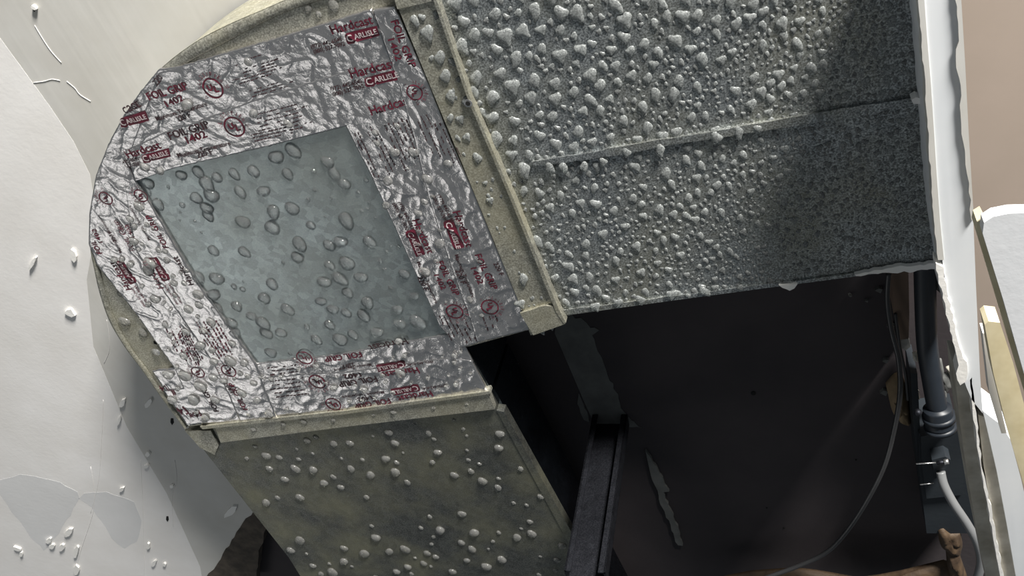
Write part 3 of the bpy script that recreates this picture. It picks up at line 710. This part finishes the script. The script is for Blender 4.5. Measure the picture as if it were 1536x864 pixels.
# ------------------------------------------------------------ right side of the cavity: timber, pipe, cables, foam
tb = thing('timber_batten', W(1352, 460, ZC), 'short brown timber batten behind the black pipe, under the duct edge', 'batten')
prism('batten', [(1338, 380), (1362, 380), (1364, 470), (1363, 508), (1348, 510), (1340, 470)], ZC - 0.01, ZC + 0.02, M['timber'], tb)
prism('batten_end', [(1345, 506), (1362, 504), (1366, 520), (1358, 526), (1350, 520)], ZC, ZC + 0.02, M['mud'], tb)
pp = thing('drain_pipe', W(1400, 560, ZC), 'thick black plastic pipe with a ribbed coupling beside the torn plaster', 'pipe')
tube('pipe', [W(1387, 380, 0.66), W(1388, 450, 0.66), W(1391, 520, 0.655), W(1400, 580, 0.65), W(1408, 625, 0.645)], 0.0088, M['pipe'], pp, 30, 20)
tube('coupling', [W(1406, 612, 0.645), W(1408, 626, 0.643), W(1410, 640, 0.641)], 0.0125, M['pipe'], pp, 8, 22)
tube('coupling_rib', [W(1408, 622, 0.644), W(1409, 628, 0.6435)], 0.0145, M['pipe'], pp, 2, 22)
tube('coupling_rib', [W(1410, 638, 0.6415), W(1411, 643, 0.641)], 0.0142, M['pipe'], pp, 2, 22)
bm = bmesh.new(); bmesh.ops.create_uvsphere(bm, u_segments=12, v_segments=8, radius=0.0035); bmesh.ops.translate(bm, verts=bm.verts[:], vec=W(1377, 619, 0.625)); mk('clamp_bolt', bm, M['stud'], pp, True)
jb = thing('junction_box', W(1410, 690, 0.66), 'dark metal junction box below the pipe coupling', 'box')
prism('box_body', [(1378, 650), (1436, 640), (1450, 700), (1470, 800), (1390, 800), (1378, 700)], 0.655, 0.70, M['box'], jb)
prism('box_lid', [(1381, 655), (1433, 646), (1443, 700), (1447, 742), (1390, 748), (1383, 700)], 0.650, 0.655, M['box'], jb)
prism('side_plate', [(1366, 560), (1376, 560), (1380, 640), (1384, 700), (1378, 716), (1370, 640)], 0.66, 0.70, M['box'], jb)
prism('cable_clamp', [(1398, 690), (1418, 685), (1426, 690), (1424, 712), (1402, 718)], 0.636, 0.650, M['box'], jb)
s1 = tube('clamp_screw', [W(1374, 696, 0.632), W(1405, 694, 0.632)], 0.0007, M['screw'], jb, 2, 8)
s2 = tube('clamp_screw', [W(1380, 727, 0.634), W(1401, 725, 0.634)], 0.0006, M['screw'], jb, 2, 8)
s3 = tube('screw_head', [W(1416, 693, 0.632), W(1423, 692, 0.632)], 0.0026, M['screw'], jb, 2, 10)
tube('screw_thread', [W(1405, 694, 0.632), W(1418, 693, 0.632)], 0.0019, M['stud'], jb, 2, 10)
cn = thing('grey_conduit', W(1440, 780, 0.62), 'light grey flexible conduit curving down from the junction box', 'conduit')
tube('conduit', [W(1411, 708, 0.634), W(1416, 728, 0.628), W(1430, 755, 0.622), W(1450, 785, 0.617), W(1466, 815, 0.614), W(1471, 845, 0.612), W(1462, 880, 0.61)], 0.0042, M['conduit'], cn, 50, 18)
cb = thing('black_cable', W(1330, 700, 0.64), 'thin black cable sweeping down across the dark cavity', 'cable')
tube('cable', [W(1333, 410, 0.668), W(1331, 450, 0.665), W(1337, 495, 0.66), W(1348, 540, 0.65), W(1350, 590, 0.64), W(1341, 645, 0.63), W(1326, 700, 0.622), W(1300, 752, 0.615), W(1270, 797, 0.61), W(1240, 828, 0.606), W(1200, 848, 0.603), W(1140, 870, 0.60), W(1080, 892, 0.60)], 0.0023, M['cable'], cb, 90, 10)
tube('cable', [W(1343, 470, 0.672), W(1350, 520, 0.668), W(1358, 560, 0.665), W(1362, 600, 0.664)], 0.0014, M['cable'], cb, 30, 8)
def lump(name, pix, z, mat, parent, seed, thick=0.012):
    c = Vector((sum(p[0] for p in pix) / len(pix), sum(p[1] for p in pix) / len(pix))); ring = resample([Vector(p) for p in pix] + [Vector(pix[0])], 29)[:-1]
    bm = bmesh.new(); rows = []
    for k in range(7):
        t = k / 6; row = []
        for q in ring:
            s = math.cos(t * PI / 2 * .92); p = W(*(c + (q - c) * s), z)
            h = math.sin(t * PI / 2) * thick * (1 + .5 * noise.noise(Vector((p.x * 130, p.y * 130, seed))))
            row.append(bm.verts.new((p.x, p.y, p.z - h)))
        rows.append(row)
    for a, b_ in zip(rows, rows[1:]):
        for k in range(28): bm.faces.new((a[k], a[(k + 1) % 28], b_[(k + 1) % 28], b_[k]))
    bm.faces.new(rows[-1]); bm.faces.new(rows[0][::-1]); bmesh.ops.recalc_face_normals(bm, faces=bm.faces[:])
    return mk(name, bm, mat, parent, smooth=True)
f1 = lump('foam_lump', [(1328, 574), (1340, 560), (1352, 556), (1360, 580), (1366, 626), (1362, 632), (1350, 626), (1336, 610)], ZC + 0.018, M['foam2'], None, 1, 0.02)
setp(f1, 'tan lump of foam behind the black cable, left of the pipe', 'foam')
f2 = thing('expanding_foam', W(1420, 830, 0.66), 'brown dried foam spilling along the bottom edge of the cavity', 'foam')
lump('foam_blob', [(1404, 788), (1412, 784), (1424, 794), (1440, 793), (1444, 815), (1440, 830), (1424, 828), (1410, 816)], 0.66, M['foam'], f2, 2, 0.012)
lump('foam_neck', [(1418, 818), (1436, 820), (1446, 850), (1442, 870), (1426, 868), (1420, 845)], 0.66, M['foam'], f2, 3, 0.012)
lump('foam_ridge', [(1030, 876), (1120, 856), (1200, 850), (1290, 866), (1340, 858), (1380, 848), (1420, 838), (1450, 850), (1460, 900), (1200, 910)], 0.665, M['foam'], f2, 4, 0.012)
tp_ = thing('torn_plaster', W(1415, 500, 0.66), 'crumbling grey plaster shreds between the black pipe and white beam', 'plaster')
for k, pix in enumerate(([(1403, 402), (1414, 400), (1420, 440), (1424, 470), (1412, 440), (1402, 432)], [(1404, 540), (1412, 536), (1416, 556), (1414, 584), (1408, 570)], [(1418, 550), (1428, 546), (1436, 560), (1432, 572), (1424, 562)], [(1410, 560), (1424, 556), (1428, 580), (1418, 590), (1412, 584)], [(1410, 576), (1420, 582), (1420, 596), (1412, 594)], [(1368, 528), (1376, 526), (1378, 542), (1370, 540)], [(1370, 580), (1378, 584), (1380, 598), (1372, 596)])):
    lump('plaster_shred', pix, 0.665, M['plaster'] if k in (2, 6, 5) else M['mud'], tp_, k, 0.004)

# ------------------------------------------------------------ boards at the far right, nearer the camera
wb = thing('white_board', W(1520, 450, 0.42), 'white board with a rounded corner and pale wooden edge, far right', 'board')
prism('board_face', [(1474, 350), (1476, 334), (1490, 325), (1515, 320), (1620, 318), (1800, 900), (1640, 900), (1560, 640), (1536, 560), (1505, 450)], 0.42, 0.428, M['white'], wb)
prism('wooden_edge', [(1464, 345), (1466, 334), (1476, 328), (1482, 340), (1510, 448), (1545, 565), (1570, 650), (1645, 900), (1630, 900), (1556, 650), (1528, 560), (1495, 448)], 0.428, 0.440, M['pine'], wb)
ts = thing('pine_strip', W(1510, 600, 0.46), 'pale pine strip standing below the rounded white board', 'timber')
prism('strip_front', [(1477, 487), (1483, 482), (1500, 484), (1520, 545), (1545, 640), (1600, 880), (1580, 880), (1510, 640), (1490, 560)], 0.455, 0.47, M['pine'], ts)
prism('strip_back', [(1474, 500), (1480, 500), (1494, 580), (1510, 650), (1502, 650), (1484, 590)], 0.475, 0.485, M['ceil'], ts)
